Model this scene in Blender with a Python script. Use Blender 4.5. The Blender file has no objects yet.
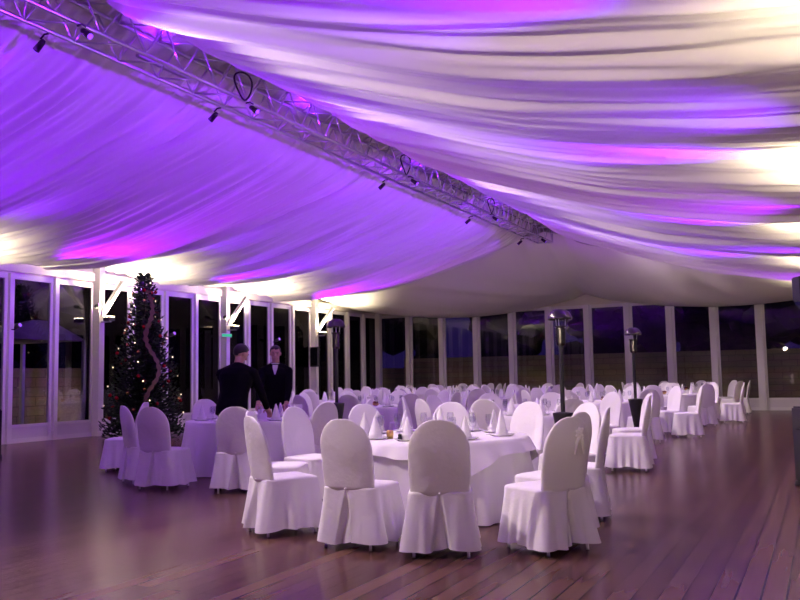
import bpy, bmesh, math, random
from mathutils import Vector, Matrix
C = bpy.context.scene.collection
PI = math.pi
rnd = random.Random(7)

# ------------------------------------------------------------------ camera
EYE = 1.36
F_PX, YAW, TILT, ROLL = 856.07, 0.4585, 0.0881, -0.0176
cy, sy, ct, st = math.cos(YAW), math.sin(YAW), math.cos(TILT), math.sin(TILT)
fw = Vector((-sy * ct, cy * ct, st)); rt = Vector((cy, sy, 0)); up = rt.cross(fw)
cr, sr = math.cos(ROLL), math.sin(ROLL)
rt, up = rt * cr + up * sr, up * cr - rt * sr
cam_d = bpy.data.cameras.new('camera'); cam = bpy.data.objects.new('camera', cam_d); C.objects.link(cam)
M4 = Matrix((rt, up, -fw)).transposed().to_4x4(); M4.translation = (0, 0, EYE)
cam.matrix_world = M4
cam_d.sensor_width = 36; cam_d.lens = F_PX / 800 * 36; cam_d.clip_end = 300; cam_d.clip_start = 0.02
bpy.context.scene.camera = cam

# ------------------------------------------------------------------ world, exposure
w = bpy.data.worlds.new('world'); bpy.context.scene.world = w; w.use_nodes = True
wn = w.node_tree.nodes; wl = w.node_tree.links
bg = wn['Background']
tc = wn.new('ShaderNodeTexCoord'); sp = wn.new('ShaderNodeSeparateXYZ'); ra = wn.new('ShaderNodeValToRGB')
wl.new(tc.outputs['Generated'], sp.inputs[0]); wl.new(sp.outputs['Z'], ra.inputs[0]); wl.new(ra.outputs[0], bg.inputs[0])
ra.color_ramp.elements[0].color = (0.008, 0.004, 0.034, 1); ra.color_ramp.elements[1].color = (0.004, 0.0015, 0.030, 1)
bg.inputs[1].default_value = 1.0
vs = bpy.context.scene.view_settings
vs.view_transform = 'Standard'; vs.look = 'None'; vs.gamma = 1; vs.use_curve_mapping = False
vs.exposure = 0.72
cyc = bpy.context.scene.cycles
cyc.max_bounces = 8; cyc.diffuse_bounces = 4; cyc.glossy_bounces = 3; cyc.transparent_max_bounces = 12
cyc.sample_clamp_indirect = 4.0; cyc.use_denoising = True
cyc.caustics_reflective = False; cyc.caustics_refractive = False

WARM = (1.0, 0.82, 0.56); PURP = (0.23, 0.005, 1.0); MAG = (0.40, 0.01, 1.0)
E_POST, E_POST_R, E_PAR, E_UP_L, E_UP_R, E_DOWN, E_FILL = 800, 360, 40, 1500, 380, 210, 430
E_CROSS_L, E_CROSS_R = 2500, 3600

# ------------------------------------------------------------------ the hall's measures
XL, XR, XC = -16.415, 1.02, -7.70
YF, PL, PF = 31.08, 1.2684, 1.4531
YB = -3.0
FRAMES = [0.64, 5.71, 10.79, 15.86, 20.93, 26.0, 31.08]
Y0 = 15.86
ZB, ZT = 0.41, 3.70

# ------------------------------------------------------------------ materials
def mat(name, col, rough=0.6, metal=0, spec=0.5, emit=None, es=0, bump=None, sheen=0, var=None):
    m = bpy.data.materials.new(name); m.use_nodes = True
    nt = m.node_tree; b = nt.nodes['Principled BSDF']
    b.inputs['Base Color'].default_value = (*col, 1); b.inputs['Roughness'].default_value = rough
    b.inputs['Metallic'].default_value = metal; b.inputs['Specular IOR Level'].default_value = spec
    if sheen: b.inputs['Sheen Weight'].default_value = sheen
    if emit: b.inputs['Emission Color'].default_value = (*emit, 1); b.inputs['Emission Strength'].default_value = es
    if bump or var:
        co = nt.nodes.new('ShaderNodeTexCoord')
    if bump:
        sc, stg = bump
        n = nt.nodes.new('ShaderNodeTexNoise'); n.inputs['Scale'].default_value = sc; n.inputs['Detail'].default_value = 4
        bp = nt.nodes.new('ShaderNodeBump'); bp.inputs['Strength'].default_value = stg; bp.inputs['Distance'].default_value = 0.02
        nt.links.new(co.outputs['Object'], n.inputs['Vector']); nt.links.new(n.outputs['Fac'], bp.inputs['Height'])
        nt.links.new(bp.outputs[0], b.inputs['Normal'])
    if var:
        sc, c2 = var
        n = nt.nodes.new('ShaderNodeTexNoise'); n.inputs['Scale'].default_value = sc; n.inputs['Detail'].default_value = 5
        mx = nt.nodes.new('ShaderNodeMix'); mx.data_type = 'RGBA'
        mx.inputs['A'].default_value = (*col, 1); mx.inputs['B'].default_value = (*c2, 1)
        nt.links.new(co.outputs['Object'], n.inputs['Vector']); nt.links.new(n.outputs['Fac'], mx.inputs['Factor'])
        nt.links.new(mx.outputs['Result'], b.inputs['Base Color'])
    return m

M = {}
M['drape'] = mat('draped voile', (0.80, 0.78, 0.74), 0.75, sheen=0.2, spec=0.2)
M['cover'] = mat('chair cover cloth', (0.82, 0.80, 0.79), 0.8, sheen=0.15, spec=0.2, bump=(6, 0.8))
M['cloth'] = mat('table linen', (0.83, 0.81, 0.79), 0.75, sheen=0.15, spec=0.2, bump=(6, 0.2))
M['napkin'] = mat('napkin linen', (0.86, 0.85, 0.84), 0.7, spec=0.2)
M['frame'] = mat('white lacquered aluminium', (0.74, 0.72, 0.71), 0.4)
M['kick'] = mat('white door panel', (0.66, 0.63, 0.64), 0.35)
M['beam'] = mat('cream painted beam', (0.70, 0.66, 0.58), 0.5, var=(3, (0.62, 0.57, 0.48)))
M['heater'] = mat('dark steel', (0.09, 0.085, 0.08), 0.25, metal=1)
M['steel'] = mat('brushed steel', (0.62, 0.62, 0.64), 0.32, metal=1)
M['alu'] = mat('truss aluminium', (0.70, 0.70, 0.73), 0.3, metal=1)
M['black'] = mat('black plastic', (0.012, 0.012, 0.014), 0.45)
M['grille'] = mat('black speaker grille', (0.018, 0.018, 0.02), 0.6, bump=(180, 0.6))
M['rubber'] = mat('black rubber', (0.01, 0.01, 0.01), 0.8)
M['screen'] = mat('dark screen', (0.010, 0.008, 0.016), 0.25)
M['lamp'] = mat('lamp lens', (1, 0.9, 0.7), 0.4, emit=(1.0, 0.80, 0.45), es=40)
M['led'] = mat('purple led lens', (0.4, 0.2, 1), 0.4, emit=(0.35, 0.08, 1), es=0.5)
M['exit'] = mat('green sign face', (0.02, 0.4, 0.15), 0.4, emit=(0.02, 0.8, 0.25), es=0.3)
M['red_led'] = mat('red indicator', (0.5, 0.0, 0.0), 0.4, emit=(1, 0.02, 0.02), es=0.8)
M['suit'] = mat('dark suit cloth', (0.0035, 0.003, 0.006), 0.9, spec=0.08, bump=(30, 0.2))
M['skin'] = mat('skin', (0.52, 0.30, 0.22), 0.5)
M['hair'] = mat('dark hair', (0.010, 0.008, 0.007), 0.5)
M['shirt'] = mat('white shirt', (0.75, 0.73, 0.75), 0.7)
M['eye'] = mat('eye', (0.02, 0.015, 0.012), 0.2)
M['lip'] = mat('lips', (0.40, 0.16, 0.13), 0.5)
M['needle'] = mat('fir needles', (0.012, 0.028, 0.012), 0.75, spec=0.2, var=(6, (0.022, 0.042, 0.018)))
M['bark'] = mat('bark', (0.05, 0.03, 0.02), 0.9)
M['bauble_red'] = mat('red bauble', (0.45, 0.015, 0.02), 0.2, metal=0.4)
M['bauble_gold'] = mat('gold bauble', (0.70, 0.42, 0.12), 0.22, metal=0.8)
M['strip'] = mat('gold ribbon', (0.07, 0.036, 0.010), 0.6, metal=0.2)
M['bulb'] = mat('fairy bulb', (1, 0.85, 0.6), 0.4, emit=(1, 0.78, 0.45), es=1.6)
M['china'] = mat('white china', (0.82, 0.81, 0.80), 0.15)
M['wine'] = mat('dark red petals', (0.16, 0.012, 0.03), 0.6, var=(60, (0.07, 0.005, 0.015)))
M['card'] = mat('white card', (0.85, 0.84, 0.84), 0.6)
M['gold'] = mat('gold holder', (0.65, 0.42, 0.15), 0.3, metal=0.9)
M['leaf'] = mat('night foliage', (0.012, 0.022, 0.010), 0.9, var=(2.5, (0.02, 0.03, 0.012)))
M['tent'] = mat('pale canvas', (0.6, 0.57, 0.5), 0.8)
M['wood'] = mat('plywood tabletop', (0.35, 0.22, 0.12), 0.5)

def wall_glass():
    m = bpy.data.materials.new('window glass'); m.use_nodes = True
    nt = m.node_tree; nt.nodes.remove(nt.nodes['Principled BSDF'])
    t = nt.nodes.new('ShaderNodeBsdfTransparent'); t.inputs[0].default_value = (0.86, 0.88, 0.9, 1)
    g = nt.nodes.new('ShaderNodeBsdfGlossy'); g.inputs['Roughness'].default_value = 0.01
    f = nt.nodes.new('ShaderNodeFresnel'); f.inputs[0].default_value = 1.45
    mx = nt.nodes.new('ShaderNodeMixShader')
    nt.links.new(f.outputs[0], mx.inputs[0]); nt.links.new(t.outputs[0], mx.inputs[1]); nt.links.new(g.outputs[0], mx.inputs[2])
    nt.links.new(mx.outputs[0], nt.nodes['Material Output'].inputs[0])
    return m
M['pane'] = wall_glass()

def drink_glass():
    m = bpy.data.materials.new('clear stemware'); m.use_nodes = True
    nt = m.node_tree; nt.nodes.remove(nt.nodes['Principled BSDF'])
    t = nt.nodes.new('ShaderNodeBsdfTransparent'); t.inputs[0].default_value = (0.93, 0.93, 0.95, 1)
    g = nt.nodes.new('ShaderNodeBsdfGlossy'); g.inputs['Roughness'].default_value = 0.05
    f = nt.nodes.new('ShaderNodeLayerWeight'); f.inputs[0].default_value = 0.12
    mx = nt.nodes.new('ShaderNodeMixShader')
    nt.links.new(f.outputs['Facing'], mx.inputs[0]); nt.links.new(t.outputs[0], mx.inputs[1]); nt.links.new(g.outputs[0], mx.inputs[2])
    nt.links.new(mx.outputs[0], nt.nodes['Material Output'].inputs[0])
    return m
M['glass'] = drink_glass()

def floor_mat():
    m = bpy.data.materials.new('dark parquet boards'); m.use_nodes = True
    nt = m.node_tree; b = nt.nodes['Principled BSDF']; L = nt.links.new; b.inputs['Specular IOR Level'].default_value = 0.10
    co = nt.nodes.new('ShaderNodeTexCoord')
    mp = nt.nodes.new('ShaderNodeMapping'); mp.inputs['Rotation'].default_value = (0, 0, PI / 2)
    L(co.outputs['Object'], mp.inputs['Vector'])
    br = nt.nodes.new('ShaderNodeTexBrick')
    br.inputs['Color1'].default_value = (0.085, 0.036, 0.025, 1); br.inputs['Color2'].default_value = (0.160, 0.084, 0.064, 1)
    br.inputs['Mortar'].default_value = (0.018, 0.010, 0.010, 1)
    br.inputs['Scale'].default_value = 1; br.inputs['Brick Width'].default_value = 12.0; br.inputs['Row Height'].default_value = 0.14
    br.inputs['Mortar Size'].default_value = 0.007; br.inputs['Mortar Smooth'].default_value = 0.1; br.offset = 0.37
    L(mp.outputs[0], br.inputs['Vector'])
    n = nt.nodes.new('ShaderNodeTexNoise'); n.inputs['Scale'].default_value = 1.3; n.inputs['Detail'].default_value = 2
    mp2 = nt.nodes.new('ShaderNodeMapping'); mp2.inputs['Scale'].default_value = (9, 0.7, 1)
    L(co.outputs['Object'], mp2.inputs['Vector']); L(mp2.outputs[0], n.inputs['Vector'])
    mx = nt.nodes.new('ShaderNodeMix'); mx.data_type = 'RGBA'; mx.blend_type = 'MULTIPLY'; mx.inputs['Factor'].default_value = 0.6
    rr = nt.nodes.new('ShaderNodeValToRGB'); rr.color_ramp.elements[0].position = 0.3; rr.color_ramp.elements[0].color = (0.78, 0.75, 0.75, 1)
    rr.color_ramp.elements[1].position = 0.7
    L(n.outputs['Fac'], rr.inputs[0]); L(br.outputs['Color'], mx.inputs['A']); L(rr.outputs[0], mx.inputs['B'])
    L(mx.outputs['Result'], b.inputs['Base Color'])
    mr = nt.nodes.new('ShaderNodeMapRange'); mr.inputs['To Min'].default_value = 0.20; mr.inputs['To Max'].default_value = 0.24
    L(n.outputs['Fac'], mr.inputs['Value']); L(mr.outputs[0], b.inputs['Roughness'])
    # boards slightly cupped across their width
    bp = nt.nodes.new('ShaderNodeBump'); bp.inputs['Strength'].default_value = 0.22; bp.inputs['Distance'].default_value = 0.003
    wv = nt.nodes.new('ShaderNodeTexNoise'); wv.inputs['Scale'].default_value = 1.0; wv.inputs['Detail'].default_value = 0
    mp3 = nt.nodes.new('ShaderNodeMapping'); mp3.inputs['Scale'].default_value = (7, 2.2, 1)
    L(co.outputs['Object'], mp3.inputs['Vector']); L(mp3.outputs[0], wv.inputs['Vector'])
    ad = nt.nodes.new('ShaderNodeMath'); ad.operation = 'SUBTRACT'
    ad.inputs[0].default_value = 1.0; L(br.outputs['Fac'], ad.inputs[1]); L(ad.outputs[0], bp.inputs['Height'])
    L(bp.outputs[0], b.inputs['Normal'])
    return m
M['floor'] = floor_mat()

def stone_mat():
    m = bpy.data.materials.new('pale stone wall'); m.use_nodes = True
    nt = m.node_tree; b = nt.nodes['Principled BSDF']; L = nt.links.new
    co = nt.nodes.new('ShaderNodeTexCoord')
    br = nt.nodes.new('ShaderNodeTexBrick'); br.inputs['Scale'].default_value = 1
    br.inputs['Brick Width'].default_value = 0.7; br.inputs['Row Height'].default_value = 0.3; br.inputs['Mortar Size'].default_value = 0.012
    br.inputs['Color1'].default_value = (0.50, 0.40, 0.28, 1); br.inputs['Color2'].default_value = (0.40, 0.31, 0.22, 1)
    br.inputs['Mortar'].default_value = (0.25, 0.2, 0.15, 1)
    ge = nt.nodes.new('ShaderNodeSeparateXYZ'); cb = nt.nodes.new('ShaderNodeCombineXYZ'); ad = nt.nodes.new('ShaderNodeMath')
    L(co.outputs['Object'], ge.inputs[0]); L(ge.outputs['X'], ad.inputs[0]); L(ge.outputs['Y'], ad.inputs[1])
    L(ad.outputs[0], cb.inputs['X']); L(ge.outputs['Z'], cb.inputs['Y']); L(cb.outputs[0], br.inputs['Vector'])
    n = nt.nodes.new('ShaderNodeTexNoise'); n.inputs['Scale'].default_value = 5
    mx = nt.nodes.new('ShaderNodeMix'); mx.data_type = 'RGBA'; mx.blend_type = 'MULTIPLY'; mx.inputs['Factor'].default_value = 0.6
    L(n.outputs['Color'], mx.inputs['B']); L(br.outputs['Color'], mx.inputs['A']); L(mx.outputs['Result'], b.inputs['Base Color'])
    b.inputs['Roughness'].default_value = 0.9
    return m
M['stone'] = stone_mat()
M['ground'] = mat('paved terrace', (0.20, 0.17, 0.14), 0.9, var=(2, (0.13, 0.11, 0.09)))

# ------------------------------------------------------------------ helpers
def obj(name, bm, m, parent=None, loc=None, smooth=False, rotz=0):
    me = bpy.data.meshes.new(name)
    bmesh.ops.recalc_face_normals(bm, faces=bm.faces)
    bm.to_mesh(me); bm.free()
    for x in (m if isinstance(m, (list, tuple)) else [m]): me.materials.append(M[x] if isinstance(x, str) else x)
    if smooth:
        for p in me.polygons: p.use_smooth = True
    o = bpy.data.objects.new(name, me); C.objects.link(o)
    if parent: o.parent = parent
    if loc: o.location = loc
    if rotz: o.rotation_euler = (0, 0, rotz)
    return o
def tag(o, label, cat, group=None, kind=None):
    o['label'] = label; o['category'] = cat
    if group: o['group'] = group
    if kind: o['kind'] = kind
    return o
def thing(name, label, cat, loc=(0, 0, 0), rotz=0, group=None):
    o = bpy.data.objects.new(name, None); C.objects.link(o); o.empty_display_size = 0.2
    o.location = loc; o.rotation_euler = (0, 0, rotz)
    return tag(o, label, cat, group)
def struct(o):
    o['kind'] = 'structure'; return o
def dup(root, loc, rotz, label=None, group=None):
    r = root.copy(); C.objects.link(r); r.location = loc; r.rotation_euler = (0, 0, rotz)
    if label: r['label'] = label
    if group: r['group'] = group
    for ch in root.children:
        c = ch.copy(); C.objects.link(c); c.parent = r
        for g in ch.children:
            d = g.copy(); C.objects.link(d); d.parent = c
    return r
def box(bm, x0, x1, y0, y1, z0, z1, mi=0):
    v = [bm.verts.new((x, y, z)) for z in (z0, z1) for y in (y0, y1) for x in (x0, x1)]
    for q in ((0, 2, 3, 1), (4, 5, 7, 6), (0, 1, 5, 4), (2, 6, 7, 3), (0, 4, 6, 2), (1, 3, 7, 5)):
        f = bm.faces.new([v[i] for i in q]); f.material_index = mi
    return v
def bevel(bm, w, seg=2):
    bmesh.ops.bevel(bm, geom=list(bm.edges), offset=w, segments=seg, affect='EDGES', clamp_overlap=True)
def BX(*a, bev=0):
    bm = bmesh.new(); box(bm, *a)
    if bev: bevel(bm, bev)
    return bm
def tube(bm, pts, r, n=8, closed=False, caps=True):
    pts = [Vector(p) for p in pts]; rings = []; N = len(pts)
    rr = r if isinstance(r, (list, tuple)) else [r] * N
    ref = None
    for i, p in enumerate(pts):
        if closed: d = pts[(i + 1) % N] - pts[i - 1]
        else: d = pts[min(i + 1, N - 1)] - pts[max(i - 1, 0)]
        d.normalize()
        if ref is None:
            ref = Vector((0, 0, 1)) if abs(d.z) < 0.9 else Vector((1, 0, 0))
        a = d.cross(ref).normalized(); b = a.cross(d).normalized(); ref = b
        rings.append([bm.verts.new(p + (a * math.cos(2 * PI * k / n) + b * math.sin(2 * PI * k / n)) * rr[i]) for k in range(n)])
    for i in range(N if closed else N - 1):
        A, B = rings[i], rings[(i + 1) % N]
        for k in range(n): bm.faces.new((A[k], A[(k + 1) % n], B[(k + 1) % n], B[k]))
    if caps and not closed:
        bm.faces.new(rings[0]); bm.faces.new(rings[-1][::-1])
def TB(pts, r, n=8, **k):
    bm = bmesh.new(); tube(bm, pts, r, n, **k); return bm
def lathe(bm, prof, n=24, c=(0, 0, 0)):
    rings = []
    for r, z in prof:
        if r < 1e-5: rings.append([bm.verts.new((c[0], c[1], c[2] + z))])
        else: rings.append([bm.verts.new((c[0] + r * math.cos(2 * PI * k / n), c[1] + r * math.sin(2 * PI * k / n), c[2] + z)) for k in range(n)])
    for A, B in zip(rings, rings[1:]):
        for k in range(n):
            k2 = (k + 1) % n
            if len(A) == 1 and len(B) == 1: continue
            if len(A) == 1: bm.faces.new((A[0], B[k2], B[k]))
            elif len(B) == 1: bm.faces.new((A[k], A[k2], B[0]))
            else: bm.faces.new((A[k], A[k2], B[k2], B[k]))
def LT(prof, n=24, c=(0, 0, 0)):
    bm = bmesh.new(); lathe(bm, prof, n, c); return bm
def lerp(a, b, t): return a + (b - a) * t
def interp(tab, x):
    if x <= tab[0][0]: return tab[0][1]
    for (x0, y0), (x1, y1) in zip(tab, tab[1:]):
        if x <= x1: return lerp(y0, y1, (x - x0) / (x1 - x0))
    return tab[-1][1]
def light(kind, name, loc, energy, col, target=None, size=0.1, spot=None, blend=0.6):
    d = bpy.data.lights.new(name, kind); d.energy = energy; d.color = col
    if kind == 'SPOT': d.spot_size = math.radians(spot); d.spot_blend = blend; d.shadow_soft_size = size
    elif kind == 'AREA': d.size = size
    else: d.shadow_soft_size = size
    o = bpy.data.objects.new(name, d); C.objects.link(o); o.location = loc
    if target is not None:
        o.rotation_euler = (Vector(target) - Vector(loc)).to_track_quat('-Z', 'Y').to_euler()
    return o

# ------------------------------------------------------------------ setting: floor, ground, ceiling cloth, walls
struct(obj('floor', BX(XL - 0.15, XR + 0.15, YB - 0.2, YF + 0.15, -0.12, 0), 'floor'))
struct(obj('ground', BX(-60, 30, -20, 75, -0.30, -0.121), 'ground'))

PROF = [(0.0, 6.18), (0.3, 6.02), (0.5, 5.84), (1.0, 5.49), (1.7, 5.24), (2.6, 4.98), (3.7, 4.65), (4.6, 4.41), (5.7, 4.19), (7.0, 3.98), (8.75, 3.84)]
def sm(tab, x, h=0.25): return (interp(tab, x - h) + 2 * interp(tab, x) + interp(tab, x + h)) / 4
FOLD = [(rnd.uniform(0.5, 1.6), rnd.uniform(0.5, 1.0), rnd.uniform(0, 6.3), rnd.uniform(-0.03, 0.03)) for _ in range(7)]
FINE = [(rnd.uniform(2.4, 7.0), rnd.uniform(0.5, 1.0), rnd.uniform(0, 6.3), rnd.uniform(-0.05, 0.05)) for _ in range(12)]
CREASE = [(rnd.uniform(1.2, 7.0), rnd.uniform(0.5, 1.0), rnd.uniform(0, 6.3), rnd.uniform(-0.06, 0.06)) for _ in range(7)]
def folds(y, off, k=1.0):
    a = sum(A * math.sin(2 * PI * f * (y + s * off) + p) / f for f, A, p, s in FOLD) * 0.022
    b = sum(A * math.sin(2 * PI * f * (y + s * off) + p) / f for f, A, p, s in FINE) * 0.062
    t = min(1, max(0, (off - 0.2) / 1.2))
    c = sum(A * (abs(math.sin(PI * f * (y + s * off) + p)) - 0.6) / f for f, A, p, s in CREASE) * 0.035
    return (a + b + c) * (0.30 + 0.70 * t) * k
def bay(y):
    for a, b in zip([-4.43] + FRAMES, FRAMES):
        if a <= y <= b: return (y - a) / (b - a)
    return 0
def roof_z(side, off, y):
    base = sm(PROF, off)
    if side < 0: base += 0.46 * (off / 8.7) ** 2
    t = bay(y); sag = 0.27 * (1 - (2 * t - 1) ** 2)
    return base - sag * min(1, off / 5) + folds(y, off) * (1 - max(0, min(1, (y - 25.6) / 0.4)) * 0.7)
def roof(name, side, xs):
    bm = bmesh.new(); ys = []; y = YB
    while y < 26.04: ys.append(y); y += 0.02
    rows = []
    for y in ys:
        rows.append([bm.verts.new((XC + side * o, y, roof_z(side, o, y))) for o in xs])
    for A, B in zip(rows, rows[1:]):
        for i in range(len(xs) - 1): bm.faces.new((A[i], A[i + 1], B[i + 1], B[i]))
    return struct(obj(name, bm, 'drape', smooth=True))
offs = [0.0, 0.15, 0.3, 0.4, 0.5, 0.65, 0.8, 1.0, 1.25] + [1.25 + (8.70 - 1.25) * (i + 1) / 26 for i in range(26)]
roof('ceiling_drape_left', -1, offs)
roof('ceiling_drape_right', 1, offs)

EF = [(rnd.uniform(0.25, 1.2), rnd.uniform(0.4, 1), rnd.uniform(0, 6.3)) for _ in range(8)]
def end_drape():
    bm = bmesh.new(); rows = []; nx, nv = 240, 26
    for j in range(nv + 1):
        v = j / nv; row = []
        for i in range(nx + 1):
            x = lerp(XL + 0.02, XR - 0.02, i / nx); off = abs(x - XC); side = -1 if x < XC else 1
            zt = roof_z(side, off, 25.95) - (0.018 if side < 0 else lerp(0.13, 0.02, min(1, off / 5)))
            zt = min(zt, 5.80 - 0.25 * min(off, 0.5))
            h = 8.7; t = min(1, off / h)
            ze = lerp(4.17, 3.98 if side < 0 else 3.88, t) - 0.50 * 4 * t * (1 - t)
            ze += 0.04 * math.exp(-(off / 0.35) ** 2)
            z = lerp(zt, ze, v) - (0.50 * math.sin(PI * v) * (1 - v * 0.3) * min(1, zt - ze))
            z += 0.012 * sum(a * math.sin(2 * PI * f * (x * (0.6 + 0.4 * v)) + p) / f for f, a, p in EF) * math.sin(PI * min(1, 0.15 + v))
            row.append(bm.verts.new((x, lerp(25.95, 30.97, v), z)))
        rows.append(row)
    # turned-down hem
    row = [bm.verts.new((q.co.x, 31.0, q.co.z + 0.10)) for q in rows[-1]]; rows.append(row)
    for A, B in zip(rows, rows[1:]):
        for i in range(nx): bm.faces.new((A[i], A[i + 1], B[i + 1], B[i]))
    return struct(obj('ceiling_drape_end', bm, 'drape', smooth=True))
end_drape()
# the opaque roof skin above the lining
bm = bmesh.new()
v = [bm.verts.new(p) for p in ((XL - 0.2, YB - 0.2, 4.75), (XC, YB - 0.2, 6.75), (XR + 0.2, YB - 0.2, 4.75), (XL - 0.2, YF + 0.2, 4.75), (XC, YF + 0.2, 6.75), (XR + 0.2, YF + 0.2, 4.75))]
bm.faces.new((v[0], v[1], v[4], v[3])); bm.faces.new((v[1], v[2], v[5], v[4]))
bm.faces.new((v[0], v[2], v[1])); bm.faces.new((v[3], v[4], v[5]))
struct(obj('ceiling', bm, 'tent'))
# wall strips above the glazing
struct(obj('wall_left', BX(XL - 0.10, XL, YB, YF, ZT + 0.12, 4.75), 'beam'))
struct(obj('wall_right', BX(XR, XR + 0.10, YB, YF, ZT + 0.12, 4.75), 'beam'))
struct(obj('wall_far', BX(XL - 0.1, XR + 0.1, YF, YF + 0.10, ZT + 0.12, 4.75), 'beam'))
struct(obj('wall_back', BX(XL - 0.1, XR + 0.1, YB - 0.1, YB, 0, 4.75), 'beam'))

# ---- glazed door panels
def window_proto(wd, s):
    r = bpy.data.objects.new('window_1', None); C.objects.link(r); struct(r)
    bm = bmesh.new(); d = 0.035
    box(bm, 0.0, s, -d, d, 0.03, ZT + 0.12); box(bm, wd - s, wd, -d, d, 0.03, ZT + 0.12)
    box(bm, s, wd - s, -d, d, ZT, ZT + 0.12)
    obj('window_frame', bm, 'frame', r)
    bm = bmesh.new(); box(bm, s, wd - s, -d, d, ZB - 0.06, ZB); box(bm, s, wd - s, -d, d, 0.03, 0.10)
    obj('bottom_rail', bm, 'frame', r)
    obj('kick_panel', BX(s, wd - s, -0.018, 0.018, 0.10, ZB - 0.06), 'kick', r)
    obj('window_pane', BX(s, wd - s, -0.004, 0.004, ZB, ZT), 'pane', r)
    return r
nw = [0]; protoL = window_proto(PL, 0.13); protoF = window_proto(PF, 0.155)
used_p = {}
def put(p, loc, rz):
    nw[0] += 1
    if id(p) in used_p: o = dup(p, loc, rz)
    else: used_p[id(p)] = 1; o = p; o.location = loc; o.rotation_euler = (0, 0, rz)
    o.name = 'window_%d' % (nw[0])
protoL.name = 'window_900'; protoF.name = 'window_901'
for n in range(-14, 12): put(protoL, (XL, Y0 + n * PL, 0), PI / 2)
for n in range(12): put(protoF, (XL + n * PF, YF, 0), 0)
for n in range(-14, 12): put(protoL, (XR, Y0 + n * PL, 0), PI / 2)
# ---- mullion covers and posts
nt_ = [0]
def trim(bm, m='frame'):
    nt_[0] += 1; return struct(obj('trim_%d' % nt_[0], bm, m))
for n in range(-14, 12):
    y = Y0 + n * PL
    if n % 4 == 0: continue
    for x, s in ((XL, 1), (XR, -1)):
        trim(BX(min(x + s * .0355, x + s * .12), max(x + s * .0355, x + s * .12), y - 0.055, y + 0.055, 0, ZT + 0.12))
for n in range(1, 12):
    x = XL + n * PF
    wd = 0.075
    trim(BX(x - wd, x + wd, YF - 0.13, YF - 0.0355, 0, ZT + 0.12))
for n in (-12, -8, -4, 0, 4, 8):
    y = Y0 + n * PL
    for x, s in ((XL, 1), (XR, -1)):
        trim(BX(min(x + s * .0355, x + s * .26), max(x + s * .0355, x + s * .26), y - 0.085, y + 0.085, 0, 4.20))
        bm = bmesh.new()
        a = Vector((x + s * 0.24, y, 2.98)); b = Vector((x + s * 0.95, y, 3.80)); d = (b - a).normalized(); nn = Vector((0, 1, 0)).cross(d) * 0.05; t = Vector((0, 0.05, 0))
        vv = [bm.verts.new(p + q) for p in (a, b) for q in (nn + t, nn - t, -nn - t, -nn + t)]
        for k in range(4): bm.faces.new((vv[k], vv[(k + 1) % 4], vv[4 + (k + 1) % 4], vv[4 + k]))
        bm.faces.new(vv[:4]); bm.faces.new(vv[4:])
        trim(bm)
for x in (XL + 0.14, XR - 0.14):
    trim(BX(x - 0.10, x + 0.10, YF - 0.26, YF - 0.0355, 0, 4.05))
# sills under the door panels
trim(BX(XL - 0.06, XL + 0.06, YB, YF, 0.0, 0.03)); trim(BX(XR - 0.06, XR + 0.06, YB, YF, 0.0, 0.03)); trim(BX(XL + .06, XR - .06, YF - 0.06, YF + 0.06, 0.0, 0.03))
# eaves beams
trim(BX(XL + 0.0, XL + 0.10, YB, YF, 3.86, 4.06), 'beam'); trim(BX(XR - 0.10, XR, YB, YF, 3.86, 4.06), 'beam')

# ------------------------------------------------------------------ lamps on the posts
def flood_lamp(x, y, s, label, e):
    t = thing('flood_light', label, 'lamp', (x + s * 0.50, y, 2.90), 0, 'uplights on the tent posts')
    bm = BX(-0.10, 0.10, -0.11, 0.11, -0.06, 0.045, bev=0.012); obj('housing', bm, 'black', t)
    obj('lens', BX(-0.085, 0.085, -0.095, 0.095, 0.046, 0.052), 'lamp', t)
    obj('bracket', BX(-0.238 if s > 0 else -0.05, 0.05 if s > 0 else 0.238, -0.03, 0.03, -0.09, -0.061), 'steel', t)
    light('SPOT', 'flood_beam', (x + s * 0.50, y, 2.97), e, WARM, (x + s * 0.42, y, 4.2), 0.09, 150, 0.5)
names = ['nearest', 'second', 'third', 'fourth', 'fifth']
LEFT_L = {-12: 'warm floodlight on the window-side post by the back wall', -8: 'warm floodlight on the window-side post nearest the viewer', -4: 'warm floodlight on the window-side post before the Christmas tree',
          0: 'glaring floodlight on the post beside the Christmas tree', 4: 'glaring floodlight on the post with the green exit sign', 8: 'glaring floodlight on the post above the dark screen'}
RIGHT_L = {-12: 'warm floodlight on the right-hand post by the back wall', -8: 'warm floodlight on the right-hand post nearest the viewer', -4: 'warm floodlight on the second right-hand post', 0: 'warm floodlight on the third right-hand post',
           4: 'warm floodlight on the fourth right-hand post', 8: 'warm floodlight on the right-hand post nearest the far wall'}
for n in (-12, -8, -4, 0, 4, 8):
    flood_lamp(XL, Y0 + n * PL, 1, LEFT_L[n], E_POST * {-12: 0.10, -8: 0.25, -4: 0.6}.get(n, 1))
    flood_lamp(XR, Y0 + n * PL, -1, RIGHT_L[n], E_POST_R * {-12: 0.15, -8: 0.3}.get(n, 1))

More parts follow.
